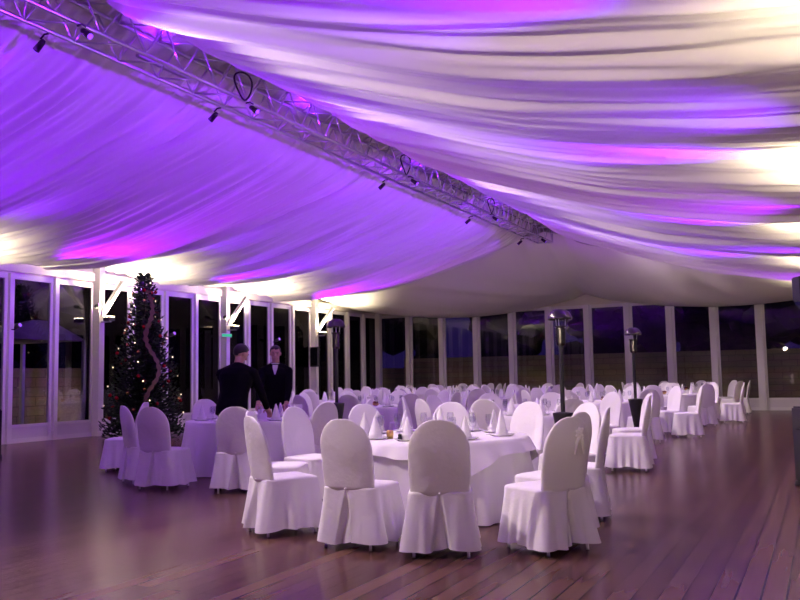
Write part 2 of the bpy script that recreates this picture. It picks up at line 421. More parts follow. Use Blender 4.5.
# added fill lamps on the unseen back wall, warming chairs and right ceiling
for i, x in enumerate((-2.4, -1.0, 0.4)):
    t = thing('fill_lamp', 'added warm fill lamp on the back wall, %s' % ['farthest from the right-hand posts', 'the middle one', 'nearest the right-hand posts'][i], 'lamp', (x, YB + 0.005, 2.75), 0, 'added fill lamps on the back wall')
    obj('back_plate', BX(-0.10, 0.10, 0, 0.02, -0.16, 0.16, bev=0.006), 'steel', t)
    obj('shade', LT([(0.10, -0.13), (0.15, 0.13), (0.145, 0.13), (0.095, -0.13)], 24, (0, 0.20, 0)), 'tent', t, smooth=True)
    obj('arm', TB([(0, 0.021, -0.05), (0, 0.10, -0.08), (0, 0.20, -0.10)], 0.010, 8), 'steel', t, smooth=True)
    obj('bulb', LT([(0, -0.10), (0.03, -0.08), (0.045, -0.02), (0.03, 0.04), (0, 0.06)], 16, (0, 0.20, 0)), 'bulb', t, smooth=True)
    light('SPOT', 'fill_beam', (x, YB + 0.42, 2.75), E_FILL, (1.0, 0.80, 0.62), (x + 0.3, 8, 4.8), 0.10, 62, 1.0)

# ------------------------------------------------------------------ ridge truss with its lamps, plus added washes and battens
tr = thing('lighting_truss', 'long aluminium lattice truss hung under the ridge of the draped ceiling', 'truss', (XC, 0, 5.45))
hw, TH, Y1 = 0.23, 0.50, 26.0
for a, b in ((-hw, 0), (hw, 0), (-hw, TH), (hw, TH)):
    obj('chord', TB([(a, YB + 0.1, b), (a, Y1, b)], 0.027, 8), 'alu', tr, smooth=True)
def zig(p, q):
    bm = bmesh.new(); y = YB + 0.2; k = 0
    while y + 0.36 < Y1:
        A, B = (p, q) if k % 2 == 0 else (q, p)
        tube(bm, [(A[0], y, A[1]), (B[0], y + 0.36, B[1])], 0.013, 6); y += 0.36; k += 1
    return bm
for p, q in (((-hw, 0), (hw, 0)), ((-hw, TH), (hw, TH)), ((-hw, 0), (-hw, TH)), ((hw, 0), (hw, TH))):
    obj('lacing', zig(p, q), 'alu', tr, smooth=True)
for y in (Y1,):
    bm = bmesh.new()
    for a, b in (((-hw, 0), (hw, 0)), ((hw, 0), (hw, TH)), ((hw, TH), (-hw, TH)), ((-hw, TH), (-hw, 0))):
        tube(bm, [(a[0], y, a[1]), (b[0], y, b[1])], 0.027, 6)
    obj('end_frame', bm, 'alu', tr)
TY = [3.2, 6.9, 10.1, 15.6, 20.4, 24.6]
for i, y in enumerate(TY):
    for s in (-1, 1):
        sd = 'window' if s < 0 else 'right-hand'
        t = thing('par_light', 'small black stage lamp %s along the ridge truss, aimed to the %s side' % (['first', 'second', 'third', 'fourth', 'fifth', 'sixth', 'seventh'][i], sd), 'stage lamp',
                  (XC + s * 0.36, y, 5.36), 0, 'stage lamps clamped to the truss')
        d = Vector((s * 0.80, 0, -0.60)).normalized()
        a, b = Vector((0, 0, -0.05)) - d * 0.07, Vector((0, 0, -0.05)) + d * 0.09
        obj('can', TB([a, a + d * 0.03, b], [0.024, 0.036, 0.042], 14), 'black', t, smooth=True)
        obj('lens', TB([b + d * 0.001, b + d * 0.006], 0.036, 14), 'led', t)
        obj('yoke', TB([(-s * 0.13, 0, 0.06), (-s * 0.06, 0, 0.06), (0, 0, 0.02)], 0.012, 6), 'black', t)
        o = Vector((XC + s * 0.36, y, 5.31)) + d * 0.12
        light('SPOT', 'par_beam', o, E_PAR, PURP if s < 0 else MAG, o + d * 3, 0.05, 130, 1.0)
        if True:
            light('SPOT', 'added_wash', o + Vector((0, 0, -0.05)), E_DOWN * ((0.10 if i < 3 else 0.9) if s < 0 else 2.7), (1.0, 0.82, 0.76), (XC + (6.0 if s > 0 else -3.2), y + 1.0, 0), 0.08, 96 if s > 0 else 110, 0.9)  # extra warm-white wash added to brighten tables and floor, not the lamp's own beam
for i, y in enumerate((1.5, 5.2, 8.6, 12.2, 16.8, 21.6)):  # battens added to light the dark cloth pocket above the truss
    t = thing('added_batten', 'added slim purple light batten inside the truss, %s from the viewer' % ['first', 'second', 'third', 'fourth', 'fifth', 'sixth'][i], 'stage lamp', (XC, y, 5.52), 0, 'added light battens inside the truss')
    obj('housing', BX(-0.035, 0.035, -0.5, 0.5, -0.02, 0.02, bev=0.008), 'alu', t)
    obj('lens', BX(-0.03, 0.03, -0.48, 0.48, 0.0205, 0.024), 'led', t)
    light('SPOT', 'added_batten_beam', (XC, y, 5.56), 32, PURP, (XC + 0.35, y, 6.2), 0.05, 165, 1.0)
for i, y in enumerate((10.15, 15.55, 20.5)):
    pts = [(XC + 0.33 + 0.03 * math.sin(a * 2), y - 0.25 + 0.20 * math.sin(a), 5.60 + 0.20 * math.cos(a)) for a in [2 * PI * k / 24 for k in range(24)]]
    tag(obj('cable_coil', TB(pts, 0.014, 8, closed=True), 'black', smooth=True), 'loop of black cable hanging from the truss, %s from the viewer' % ['nearest', 'second', 'farthest'][i], 'cable', 'cable loops on the truss')
# purple uplights on the middle mullion of every bay, throwing up along the cloth towards the ridge
def led_up(x, y, s, label, e, col):
    t = thing('led_uplight', label, 'stage lamp', (x + s * 0.30, y, 2.60), 0, 'purple uplights on the mullions')
    d = Vector((s * 0.93, 0, 0.36)).normalized()
    obj('can', TB([-d * 0.07, -d * 0.04, d * 0.09], [0.030, 0.042, 0.048], 14), 'black', t, smooth=True)
    obj('lens', TB([d * 0.091, d * 0.096], 0.042, 14), 'led', t)
    obj('bracket', TB([(-s * 0.04, 0, -0.04), (-s * 0.10, 0, -0.06), (-s * 0.175, 0, -0.06)], 0.014, 6), 'black', t)
    o = Vector((x + s * 0.30, y, 2.60)) + d * 0.11
    light('SPOT', 'led_beam', o, e, col, (XC - s * 2.8, y, 5.0), 0.05, 48 if s > 0 else 70, 1.0)
ORD = ['nearest the viewer', 'second from the viewer', 'third from the viewer', 'between the tree and the near end', 'between the tree and the exit sign', 'between the exit sign and the dark screen']
ORR = ['nearest the viewer', 'second from the viewer', 'third from the viewer', 'fourth from the viewer', 'fifth from the viewer', 'sixth from the viewer']
for i, n in enumerate((-14, -10, -6, -2, 2, 6)):
    led_up(XL, Y0 + n * PL, 1, 'small purple uplight on the window-side mullions, ' + ORD[i], E_UP_L * (0.2, 0.7, 1.5, 1.1, 1, 1)[i], MAG if i % 2 else PURP)
    led_up(XR, Y0 + n * PL, -1, 'small purple uplight on the right-hand mullions, ' + ORR[i], E_UP_R * (0.1, 0.25, 0.6, 1, 1, 0.5)[i], MAG if i % 2 else PURP)

# purple spots added on the posts to tint the cloth beside the ridge
ORP = ['nearest the viewer', 'second from the viewer', 'before the Christmas tree', 'beside the Christmas tree', 'with the green exit sign', 'above the dark screen']
ORQ = ['nearest the viewer', 'second from the viewer', 'third from the viewer', 'fourth from the viewer', 'fifth from the viewer', 'nearest the far wall']
for i, n in enumerate((-12, -8, -4, 0, 4)):
    for x, sg in ((XL, 1), (XR, -1)):
        y = Y0 + n * PL - 0.24
        t = thing('added_spotlight', ('added purple spotlight on the window-side post ' + ORP[i]) if sg > 0 else ('added purple spotlight on the right-hand post ' + ORQ[i]), 'stage lamp', (x + sg * 0.33, y, 3.22), 0, 'added purple spotlights on the posts')
        d = Vector((sg * 0.97, 0, 0.22)).normalized()
        obj('can', TB([-d * 0.07, -d * 0.04, d * 0.09], [0.030, 0.042, 0.048], 14), 'black', t, smooth=True)
        obj('lens', TB([d * 0.091, d * 0.096], 0.042, 14), 'led', t)
        obj('bracket', TB([(-sg * 0.05, 0, -0.05), (-sg * 0.12, 0.05, -0.05), (-sg * 0.12, 0.152, -0.05)], 0.012, 6), 'black', t)
        light('SPOT', 'added_spot_beam', Vector((x + sg * 0.33, y, 3.22)) + d * 0.11, E_CROSS_L if sg > 0 else E_CROSS_R, PURP,
              (XC + 2.0, y, 5.0) if sg > 0 else (XC - 2.4, y, 5.05), 0.06, 30 if sg > 0 else 44, 1.0)

# ------------------------------------------------------------------ outside
def ext(nm, bm, m): return struct(obj(nm, bm, m))
ext('wall_garden_left', BX(-23.0, -22.5, -12, 46.5, -0.12, 1.80), 'stone')
ext('wall_garden_far', BX(-22.5, 24, 46.0, 46.5, -0.12, 2.35), 'stone')
for i, (x, y) in enumerate(((-22.75, 22.0), (-22.75, 31.5))):
    ext('trim_garden_%d' % (i + 1), BX(x - 0.3, x + 0.3, y - 0.3, y + 0.3, 1.81, 1.95), 'stone')
gl_pos = [(-20.7, 12 + 4.2 * k, 1.0, 0) for k in range(8)] + [(-19 + 4.6 * k, 44.0, 0, 1) for k in range(6)]  # lights added to brighten the stone garden walls
for i, (x, y, dx, dy) in enumerate(gl_pos):
    d = Vector((-dx, dy, 0))
    t = thing('added_garden_light', 'added low garden light in front of the %s garden wall, %s from its %s end' % ('left' if dx else 'far', ['first', 'second', 'third', 'fourth', 'fifth', 'sixth', 'seventh', 'eighth'][i if dx else i - 8], 'near' if dx else 'left'), 'garden light', (x, y, -0.12), 0, 'added lights along the garden walls')
    obj('stake', LT([(0, 0), (0.02, 0), (0.02, 0.25), (0, 0.25)], 8), 'black', t)
    obj('hood', TB([Vector((0, 0, 0.31)) - d * 0.06, Vector((0, 0, 0.33)) + d * 0.06], [0.03, 0.05], 10), 'black', t)
    light('SPOT', 'added_garden_beam', Vector((x, y, 0.22)) + d * 0.09, 26 if dx else 13, (1.0, 0.72, 0.42), Vector((x, y, 0.95)) + d * 1.6, 0.05, 165, 0.9)
def leafy(name, x, y, h, r, label, seed):
    q = random.Random(seed)
    r = min(r, 2.45); t = thing(name, label, 'tree', (x, y, -0.12), 0, 'trees beyond the garden walls')
    bm = bmesh.new()
    for k in range(26):
        zz = lerp(0.16, 0.92, q.random()) * h; rr = r * (1.15 - abs(zz / h - 0.45) * 1.3)
        a = q.random() * 2 * PI; d = rr * math.sqrt(q.random()) * 0.75; s = r * q.uniform(0.3, 0.55)
        mt = Matrix.Translation((d * math.cos(a), d * math.sin(a), zz)) @ Matrix.Diagonal((s, s, s * 0.85, 1))
        g = bmesh.ops.create_icosphere(bm, subdivisions=2, radius=1, matrix=mt)
        for v in g['verts']: v.co += Vector((q.uniform(-1, 1), q.uniform(-1, 1), q.uniform(-1, 1))) * s * 0.16
    obj('foliage', bm, 'leaf', t)
    obj('trunk', TB([(0, 0, 0), (0.1, 0, h * 0.3), (0, 0.1, h * 0.6)], [0.2, 0.16, 0.08], 8), 'bark', t)
spots = [(-28, 26, 8.5, 4.0), (-29, 33, 9, 4.2), (-29.5, 40, 9, 4.5), (-29, 47, 9.5, 4.5), (-25, 53, 9, 4.5), (-18, 53, 8.5, 4.5), (-11, 54, 9, 4.5), (-4, 53, 8.5, 4.5), (3, 53, 9, 4.5), (-27.5, 20.4, 3.2, 2.2), (10.2, 53, 9, 4.5), (-21.5, 59.5, 12, 4), (-14.5, 60, 12, 4), (-7.5, 60, 12, 4), (-0.5, 60, 12, 4), (6.5, 60, 12, 4), (-35, 29.5, 12, 4), (-35.5, 36.5, 12, 4), (-36, 43.5, 12, 4)]
wh = ['behind the left garden wall beyond the Christmas tree', 'behind the left garden wall beyond the exit sign', 'behind the left garden wall beyond the screen post', 'beyond the far left corner of the garden walls',
      'beyond the far wall near its left corner', 'beyond the far wall, second from its left corner', 'beyond the far wall behind the middle heater', 'beyond the far wall behind the rightmost heater', 'beyond the far wall at the right', 'behind the left garden wall under the pale marquee roof', 'beyond the far wall outside on the right'] + ['of the rear row past the far wall, %s from the left' % w_ for w_ in ('first', 'second', 'third', 'fourth', 'fifth')] + ['of the rear row past the left wall, %s' % w_ for w_ in ('first', 'second', 'third')]
for i, (x, y, h, r) in enumerate(spots):
    leafy('garden_tree', x, y, h, r, ('low' if h < 4 else 'tall' if h < 11 else 'very tall') + ' dark tree ' + wh[i], 30 + i)
t = thing('garden_marquee', 'small pale marquee with a sloped roof outside the leftmost windows', 'tent', (-20.2, 16.6, -0.12), 0.0)
bm = bmesh.new()
vv = [bm.verts.new(p) for p in ((-1.3, -1.6, 2.62), (1.3, -1.6, 2.62), (1.3, 1.4, 2.62), (-1.3, 1.4, 2.62), (0, 1.3, 3.25), (0, 0.6, 3.25))]
bm.faces.new((vv[0], vv[1], vv[5])); bm.faces.new((vv[1], vv[2], vv[4], vv[5])); bm.faces.new((vv[2], vv[3], vv[4])); bm.faces.new((vv[3], vv[0], vv[5], vv[4])); bm.faces.new((vv[3], vv[2], vv[1], vv[0]))
obj('roof', bm, 'tent', t)
for x in (-1.25, 1.25):
    for y in (-1.55, 1.35): obj('post', BX(x - .05, x + .05, y - .05, y + .05, 0, 2.61), 'frame', t)

# ------------------------------------------------------------------ chairs in white covers
def ring_pts(n, z, hw_, y0, y1, rad):
    # rounded rectangle, counter-clockwise, starting at the middle of the back edge
    pts = []; W = hw_; seg = []
    per = 2 * (2 * W - 2 * rad) + 2 * ((y1 - y0) - 2 * rad) + 2 * PI * rad
    def at(s):
        s %= per
        L = [(W - rad, 'b1'), (PI * rad / 2, 'c1'), ((y1 - y0) - 2 * rad, 'r'), (PI * rad / 2, 'c2'), (2 * W - 2 * rad, 'f'), (PI * rad / 2, 'c3'), ((y1 - y0) - 2 * rad, 'l'), (PI * rad / 2, 'c4'), (W - rad, 'b2')]
        for ln, k in L:
            if s <= ln or k == 'b2': break
            s -= ln
        if k == 'b1': return (s, y0, 0, -1)
        if k == 'r': return (W, y0 + rad + s, 1, 0)
        if k == 'f': return (W - rad - s, y1, 0, 1)
        if k == 'l': return (-W, y1 - rad - s, -1, 0)
        if k == 'b2': return (-W + rad + s, y0, 0, -1)
        c, a0 = {'c1': ((W - rad, y0 + rad), -PI / 2), 'c2': ((W - rad, y1 - rad), 0), 'c3': ((-W + rad, y1 - rad), PI / 2), 'c4': ((-W + rad, y0 + rad), PI)}[k]
        a = a0 + s / rad
        return (c[0] + rad * math.cos(a), c[1] + rad * math.sin(a), math.cos(a), math.sin(a))
    return [at(per * k / n) for k in range(n)], per
SEAT = 0.475
def skirt_bm(seed):
    q = random.Random(seed); bm = bmesh.new(); n = 168; L = 12; rows = []
    base, per = ring_pts(n, 0, 0.232, -0.235, 0.245, 0.07)
    fr = [(q.uniform(5, 9), q.uniform(0, 6.3)) for _ in range(3)] + [(q.uniform(11, 17), q.uniform(0, 6.3)) for _ in range(2)]
    for j in range(L + 1):
        v = j / L; z = lerp(SEAT - 0.012, 0.055, v); row = []
        for i, (x, y, nx, ny) in enumerate(base):
            ang = 2 * PI * i / n
            out = 0.012 + 0.055 * v ** 1.2
            wv = sum(math.sin(round(f) * ang + p) for f, p in fr) * 0.0100 * v
            corner = abs(nx * ny) * 2
            out += wv + corner * 0.020 * v
            zz = z + (0.010 * math.sin(3 * ang + fr[0][1]) + 0.006 * math.sin(7 * ang)) * v
            if ny < -0.9:                                 # inverted box pleat at the centre back
                hw_ = 0.010 + 0.060 * v
                d = abs(x) - hw_
                k = min(1, max(0, -d / 0.016))
                out -= 0.055 * k * min(1, v * 3)
                if 0 <= d < 0.06: out += 0.016 * (1 - d / 0.06) * v
            row.append(bm.verts.new((x + nx * out, y + ny * out, zz)))
        rows.append(row)
    for A, B in zip(rows, rows[1:]):
        for k in range(n): bm.faces.new((A[k], A[(k + 1) % n], B[(k + 1) % n], B[k]))
    return bm
def seat_bm():
    bm = bmesh.new(); n = 60; base, _ = ring_pts(n, 0, 0.232, -0.235, 0.245, 0.07); rows = []
    for k, (s, z) in enumerate(((1.03, SEAT - 0.030), (1.045, SEAT - 0.012), (1.02, SEAT + 0.004), (0.9, SEAT + 0.016), (0.6, SEAT + 0.024), (0.25, SEAT + 0.027))):
        rows.append([bm.verts.new((x * s, 0.005 + (y - 0.005) * s, z)) for x, y, _, _ in base])
    for A, B in zip(rows, rows[1:]):
        for k in range(n): bm.faces.new((A[k], A[(k + 1) % n], B[(k + 1) % n], B[k]))
    bm.faces.new(rows[-1]); bm.faces.new(rows[0][::-1])
    return bm
def back_bm(seed):
    q = random.Random(seed); bm = bmesh.new(); n = 40; rows = []
    zs = [0.455 + (0.80 - 0.455) * k / 9 for k in range(10)] + [0.80 + 0.225 * math.sin(PI / 2 * k / 10) for k in range(1, 11)]
    p1, p2 = q.uniform(0, 6), q.uniform(0, 6)
    for z in zs:
        W = 0.222 + 0.014 * math.sin(PI * min(1, max(0, (z - 0.455) / 0.5)))
        if z > 0.80: W *= math.sqrt(max(0.0, 1 - ((z - 0.80) / 0.2285) ** 2)) ** 0.85
        T = 0.033 if z < 0.8 else 0.033 * (1 - 0.55 * (z - 0.80) / 0.225)
        yc = -0.215 - 0.17 * (z - 0.455) - 0.02 * (z - 0.455) ** 2
        row = []
        for k in range(n):
            a = 2 * PI * k / n; c, s = math.cos(a), math.sin(a)
            x = W * math.copysign(abs(c) ** 0.6, c); y = T * math.copysign(abs(s) ** 0.7, s)
            y += 0.030 * (x / 0.23) ** 2                   # dished towards the sitter
            y += 0.005 * math.sin(9 * x * 2.2 + p1 + z * 5) + 0.004 * math.sin(14 * z + p2 + x * 8) * (1 if s < 0 else 0.6)
            row.append(bm.verts.new((x, yc + y, z)))
        rows.append(row)
    for A, B in zip(rows, rows[1:]):
        for k in range(n): bm.faces.new((A[k], A[(k + 1) % n], B[(k + 1) % n], B[k]))
    bm.faces.new(rows[-1]); bm.faces.new(rows[0][::-1])
    return bm
def make_chair(seed):
    t = thing('covered_chair', '', 'chair', (0, 0, 0), 0, 'white covered chairs at the tables')
    obj('backrest', back_bm(seed), 'cover', t, smooth=True)
    obj('seat', seat_bm(), 'cover', t, smooth=True)
    obj('skirt', skirt_bm(seed), 'cover', t, smooth=True)
    for sx in (-1, 1):
        for sy in (-1, 1):
            x, y = sx * 0.205, 0.005 + sy * 0.215 + (-0.02 if sy < 0 else 0)
            obj('leg', TB([(x * 0.92, y * 0.92, 0.44), (x, y, 0.012), (x, y, 0.0)], [0.013, 0.012, 0.014], 8), 'steel', t, smooth=True)
    obj('tie_button', LT([(0, -0.008), (0.010, -0.004), (0.010, 0.004), (0, 0.008)], 10, (0, -0.262, 0.474)), 'cover', t)
    return t
protos = [make_chair(11), make_chair(23), make_chair(37), make_chair(52)]
first = [True] * 4; nch = [0]
def chair(x, y, ang, label, group=None):
    k = nch[0] % 4; nch[0] += 1
    rz = math.radians(ang) - PI / 2
    if first[k]:
        first[k] = False; o = protos[k]; o.location = (x, y, 0); o.rotation_euler = (0, 0, rz); o['label'] = label
        if group: o['group'] = group
    else: o = dup(protos[k], (x, y, 0), rz, label, group)
    return o

def knot(ch, x, z, seed):
    # gathered cloth rosette tied on the back of a cover, with two short tails
    q = random.Random(seed); bm = bmesh.new()
    y = -0.215 - 0.17 * (z - 0.455) - 0.02 * (z - 0.455) ** 2 - 0.036 + 0.03 * (x / 0.23) ** 2
    for k in range(7):
        a = k * 2 * PI / 7; d = 0.026 if k else 0
        mt = Matrix.Translation((x + d * math.cos(a), y - 0.012, z + d * math.sin(a))) @ Matrix.Rotation(-a, 4, 'Y') @ Matrix.Diagonal((0.026, 0.014, 0.016, 1))
        bmesh.ops.create_icosphere(bm, subdivisions=2, radius=1, matrix=mt)
    for sx in (-1, 1):
        tube(bm, [(x, y - 0.010, z), (x + sx * 0.03, y - 0.004, z - 0.07), (x + sx * 0.045, y - 0.004 + 0.01, z - 0.16)], [0.012, 0.016, 0.006], 8)
    obj('knot', bm, 'cover', ch, smooth=True)
# ------------------------------------------------------------------ tables, cloths, settings
R = 0.92
def cloth_bm(seed, r=R):
    q = random.Random(seed); bm = bmesh.new(); n = 180; rows = []
    ph = [q.uniform(0, 6.3) for _ in range(4)]
    c = bm.verts.new((0, 0, 0.75))
    for rr, z in ((0.5, 0.75), (0.97, 0.75), (1.0, 0.748), (1.012, 0.738)):
        rows.append([bm.verts.new((r * rr * math.cos(2 * PI * k / n), r * rr * math.sin(2 * PI * k / n), z)) for k in range(n)])
    for j in range(1, 13):
        v = j / 12; row = []
        for k in range(n):
            a = 2 * PI * k / n
            f = math.sin(19 * a + ph[0] + 0.5 * math.sin(3 * a + ph[1])) * 0.040 + math.sin(31 * a + ph[2]) * 0.016 + math.sin(5 * a + ph[3]) * 0.014
            rr = r * 1.012 + 0.075 * v + f * min(1, v * 1.6) * (0.4 + 0.6 * v)
            row.append(bm.verts.new((rr * math.cos(a), rr * math.sin(a), lerp(0.738, 0.012, v))))
        rows.append(row)
    for k in range(n): bm.faces.new((c, rows[0][k], rows[0][(k + 1) % n]))
    for A, B in zip(rows, rows[1:]):
        for k in range(n): bm.faces.new((A[k], B[k], B[(k + 1) % n], A[(k + 1) % n]))
    return bm
def overlay_bm(r=R):
    bm = bmesh.new(); n = 160; rows = []
    c = bm.verts.new((0, 0, 0.7535))
    for rr, z in ((0.5, 0.7535), (0.98, 0.7535), (1.012, 0.7515), (1.026, 0.742)):
        rows.append([bm.verts.new((r * rr * math.cos(2 * PI * k / n), r * rr * math.sin(2 * PI * k / n), z)) for k in range(n)])
    for j in range(1, 9):
        v = j / 8; row = []
        for k in range(n):
            a = 2 * PI * k / n
            drop = 0.20 + 0.10 * (max(abs(math.cos(a + 0.5)), abs(math.sin(a + 0.5))) - 0.85) / 0.15 * -1 + 0.02 * math.sin(9 * a)
            rr = r * 1.036 + 0.075 * v + (0.014 * math.sin(17 * a + 1) + 0.010 * math.sin(29 * a)) * v
            row.append(bm.verts.new((rr * math.cos(a), rr * math.sin(a), 0.742 - drop * v)))
        rows.append(row)
    for k in range(n): bm.faces.new((c, rows[0][k], rows[0][(k + 1) % n]))
    for A, B in zip(rows, rows[1:]):
        for k in range(n): bm.faces.new((A[k], B[k], B[(k + 1) % n], A[(k + 1) % n]))
    return bm
def make_table():
    t = thing('banquet_table', '', 'table', (0, 0, 0), 0, 'round banquet tables')
    obj('tabletop', LT([(0, 0.712), (R - 0.02, 0.712), (R - 0.01, 0.72), (R - 0.01, 0.738), (0, 0.744)], 48), 'wood', t)
    for k in range(4):
        a = PI / 4 + k * PI / 2
        obj('leg', TB([(0.55 * math.cos(a), 0.55 * math.sin(a), 0.711), (0.62 * math.cos(a), 0.62 * math.sin(a), 0)], 0.016, 8), 'steel', t, smooth=True)
    return t
def napkin_bm():
    # cone-folded napkin: a pleated cone with a lapped front edge and a turned-up cuff
    bm = bmesh.new(); n = 20; rows = []
    for j in range(9):
        v = j / 8; z = 0.001 + 0.245 * v
        r = 0.064 * (1 - v) ** 0.85 + 0.004; row = []
        for k in range(n + 3):
            a = 2 * PI * k / n
            rr = r * (1 + 0.10 * math.sin(4 * a) * (1 - v)) + 0.004 * (k / n)
            if k > n - 2: rr += 0.006 * (1 - v)
            row.append(bm.verts.new((rr * math.cos(a), rr * math.sin(a) * 0.86, z + 0.018 * (1 - v) * math.sin(a / 2) * (j > 0))))
        rows.append(row)
    for A, B in zip(rows, rows[1:]):
        for k in range(n + 2): bm.faces.new((A[k], A[k + 1], B[k + 1], B[k]))
    # cuff
    cuff = []
    for j in range(4):
        v = j / 3
        cuff.append([bm.verts.new(((0.069 + 0.012 * v) * math.cos(2 * PI * k / n), (0.069 + 0.012 * v) * math.sin(2 * PI * k / n) * 0.86, 0.001 + 0.055 * v * (0.7 + 0.3 * math.cos(2 * PI * k / n)))) for k in range(n)])
    for A, B in zip(cuff, cuff[1:]):
        for k in range(n): bm.faces.new((A[k], A[(k + 1) % n], B[(k + 1) % n], B[k]))
    for k in range(n): bm.faces.new((rows[0][k], rows[0][(k + 1)], cuff[0][(k + 1) % n], cuff[0][k]))
    return bm
GL = [(0, 0), (0.033, 0), (0.033, 0.003), (0.006, 0.008), (0.0045, 0.02), (0.0045, 0.085), (0.012, 0.095), (0.030, 0.112), (0.038, 0.140), (0.036, 0.175), (0.031, 0.205), (0.029, 0.205), (0.034, 0.175), (0.036, 0.140), (0.028, 0.114), (0, 0.100)]
PLATE = [(0, 0.003), (0.085, 0.003), (0.09, 0.0), (0.095, 0.003), (0.128, 0.016), (0.130, 0.019), (0.126, 0.019), (0.092, 0.008), (0, 0.007)]
first_t = []; nap0 = obj('napkin', napkin_bm(), 'napkin', smooth=True); gl0 = obj('wine_glass', LT(GL, 16), 'glass', smooth=True); pl0 = obj('plate', LT(PLATE, 28), 'china', smooth=True)
tab0 = make_table(); cl_m = [cloth_bm(5), cloth_bm(9)]
cl_o = [obj('tablecloth', b, 'cloth', smooth=True) for b in cl_m]
fresh = {}
def use(o, loc, rz=0):
    if o.name not in fresh: fresh[o.name] = 1; o.location = loc; o.rotation_euler = (0, 0, rz); return o
    return dup(o, loc, rz)
def centerpiece(x, y, rz, zt, who):
    t = thing('centrepiece', 'low bowl of dark red flowers on the ' + who, 'flowers', (x, y, zt), rz, 'flower bowls on the tables')
    obj('bowl', LT([(0, 0), (0.04, 0), (0.07, 0.03), (0.075, 0.045), (0.07, 0.045), (0.06, 0.02), (0, 0.012)], 20), 'gold', t, smooth=True)
    bm = bmesh.new(); q = random.Random(int(x * 100))
    for k in range(16):
        a = q.random() * 2 * PI; d = 0.062 * math.sqrt(q.random())
        g = bmesh.ops.create_icosphere(bm, subdivisions=1, radius=q.uniform(0.018, 0.026), matrix=Matrix.Translation((d * math.cos(a), d * math.sin(a), 0.055 + q.uniform(0, 0.02))))
    obj('blossoms', bm, 'wine', t)
def card(x, y, rz, zt, who, wd=0.20, h=0.15):
    bm = bmesh.new(); e = 0.002
    for s in (-1, 1):
        vv = [bm.verts.new(p) for p in ((-wd / 2, s * 0.045, 0), (wd / 2, s * 0.045, 0), (wd / 2, s * 0.001, h), (-wd / 2, s * 0.001, h), (-wd / 2, s * (0.045 - e), 0), (wd / 2, s * (0.045 - e), 0), (wd / 2, 0, h - 2 * e), (-wd / 2, 0, h - 2 * e))]
        for f in ((0, 1, 2, 3), (5, 4, 7, 6), (0, 4, 5, 1), (1, 5, 6, 2), (3, 7, 4, 0)): bm.faces.new([vv[i] for i in f])
    tag(obj('menu_card', bm, 'card', loc=(x, y, zt), rotz=rz), 'folded white menu card standing on the ' + who, 'card', 'menu cards on the tables')
ties = []
CLK = ['twelve', 'one', 'two', 'three', 'four', 'five', 'six', 'seven', 'eight', 'nine', 'ten', 'eleven']
def clock(x, y, ang):
    # six o'clock is the seat nearest the viewer
    v = math.degrees(math.atan2(y, x)); c = (v - ang) / 30.0 % 12
    return CLK[int(round(c)) % 12] + " o'clock"
def table(x, y, who, seats, over=False, lay=2, rad=1.60, seed=0, skip=()):
    o = use(tab0, (x, y, 0), seed); o['label'] = 'round table under a floor-length white cloth, the ' + who
    c = use(cl_o[seed % 2], (x, y, 0), seed * 0.7); tag(c, 'floor-length white tablecloth on the ' + who, 'tablecloth', 'white tablecloths')
    zt = 0.7512
    if over:
        tag(obj('overlay_cloth', overlay_bm(), 'cloth', loc=(x, y, 0), rotz=0.4, smooth=True), 'short white overlay cloth draped over the ' + who, 'tablecloth'); zt = 0.7545
    laid = []
    for k, s in enumerate(seats):
        a, rr, sit = s if isinstance(s, tuple) else (s, rad, None)
        ar = math.radians(a); ck = clock(x, y, a)
        jx = rnd.uniform(-6, 6)
        if k not in skip:
            if sit is None: chair(x + rr * math.cos(ar), y + rr * math.sin(ar), a + 180 + jx, "covered chair at %s of the %s" % (ck, who))
            else:
                c_ = chair(*sit, "covered chair at %s of the %s" % (ck, who))
                if (seed, k) in ((1, 3), (3, 0)): ties.append((c_, 0.06 if seed == 1 else 0.0))
        if any(abs((a - b + 180) % 360 - 180) < 17 for b in laid): continue
        laid.append(a)
        px, py = x + 0.70 * math.cos(ar), y + 0.70 * math.sin(ar)
        n = use(nap0, (px, py, zt + (0.0075 if lay > 1 else 0)), rnd.uniform(0, 6)); n.rotation_euler[2] = rnd.uniform(0, 6)
        sc = rnd.uniform(0.88, 1.06); n.scale = (sc, sc, rnd.uniform(0.85, 1.05))
        tag(n, "folded napkin at %s of the %s" % (ck, who), 'napkin', 'folded napkins on the tables')
        if lay > 1:
            tag(use(pl0, (px, py, zt), 0), "white plate at %s of the %s" % (ck, who), 'plate', 'plates on the tables')
        if lay > 0:
            b = ar + 0.30
            tag(use(gl0, (x + 0.56 * math.cos(b), y + 0.56 * math.sin(b), zt), 0), "wine glass at %s of the %s" % (ck, who), 'glass', 'wine glasses on the tables')
    q = rnd.uniform(0, 6)
    centerpiece(x, y, q, zt, who); card(x + 0.26 * math.cos(q), y + 0.26 * math.sin(q), rnd.uniform(0.2, 0.7), zt, who)
def ring(n, a0): return [a0 + 360 * k / n for k in range(n)]
def pol(x, y, X, Y): return math.degrees(math.atan2(Y - y, X - x))
T1 = (-3.58, 7.97)
sit1 = [(-4.41, 6.50, 58), (-3.46, 6.24, 89), (-2.74, 6.20, 113), (-2.02, 6.61, 150), (-2.18, 7.34, 162), (-2.17, 8.12, 190), (-5.02, 7.34, 20)]
s1 = [(pol(*T1, a, b), 0, (a, b, c)) for a, b, c in sit1] + [(50, 1.62, None), (78, 1.6, None), (108, 1.6, None), (140, 1.6, None), (172, 1.6, None)]
table(*T1, 'nearest round table', s1, over=True, lay=2, seed=1)
T3 = (-7.72, 10.52)
sit3 = [(-6.50, 8.60, 122), (-7.60, 8.55, 96)]
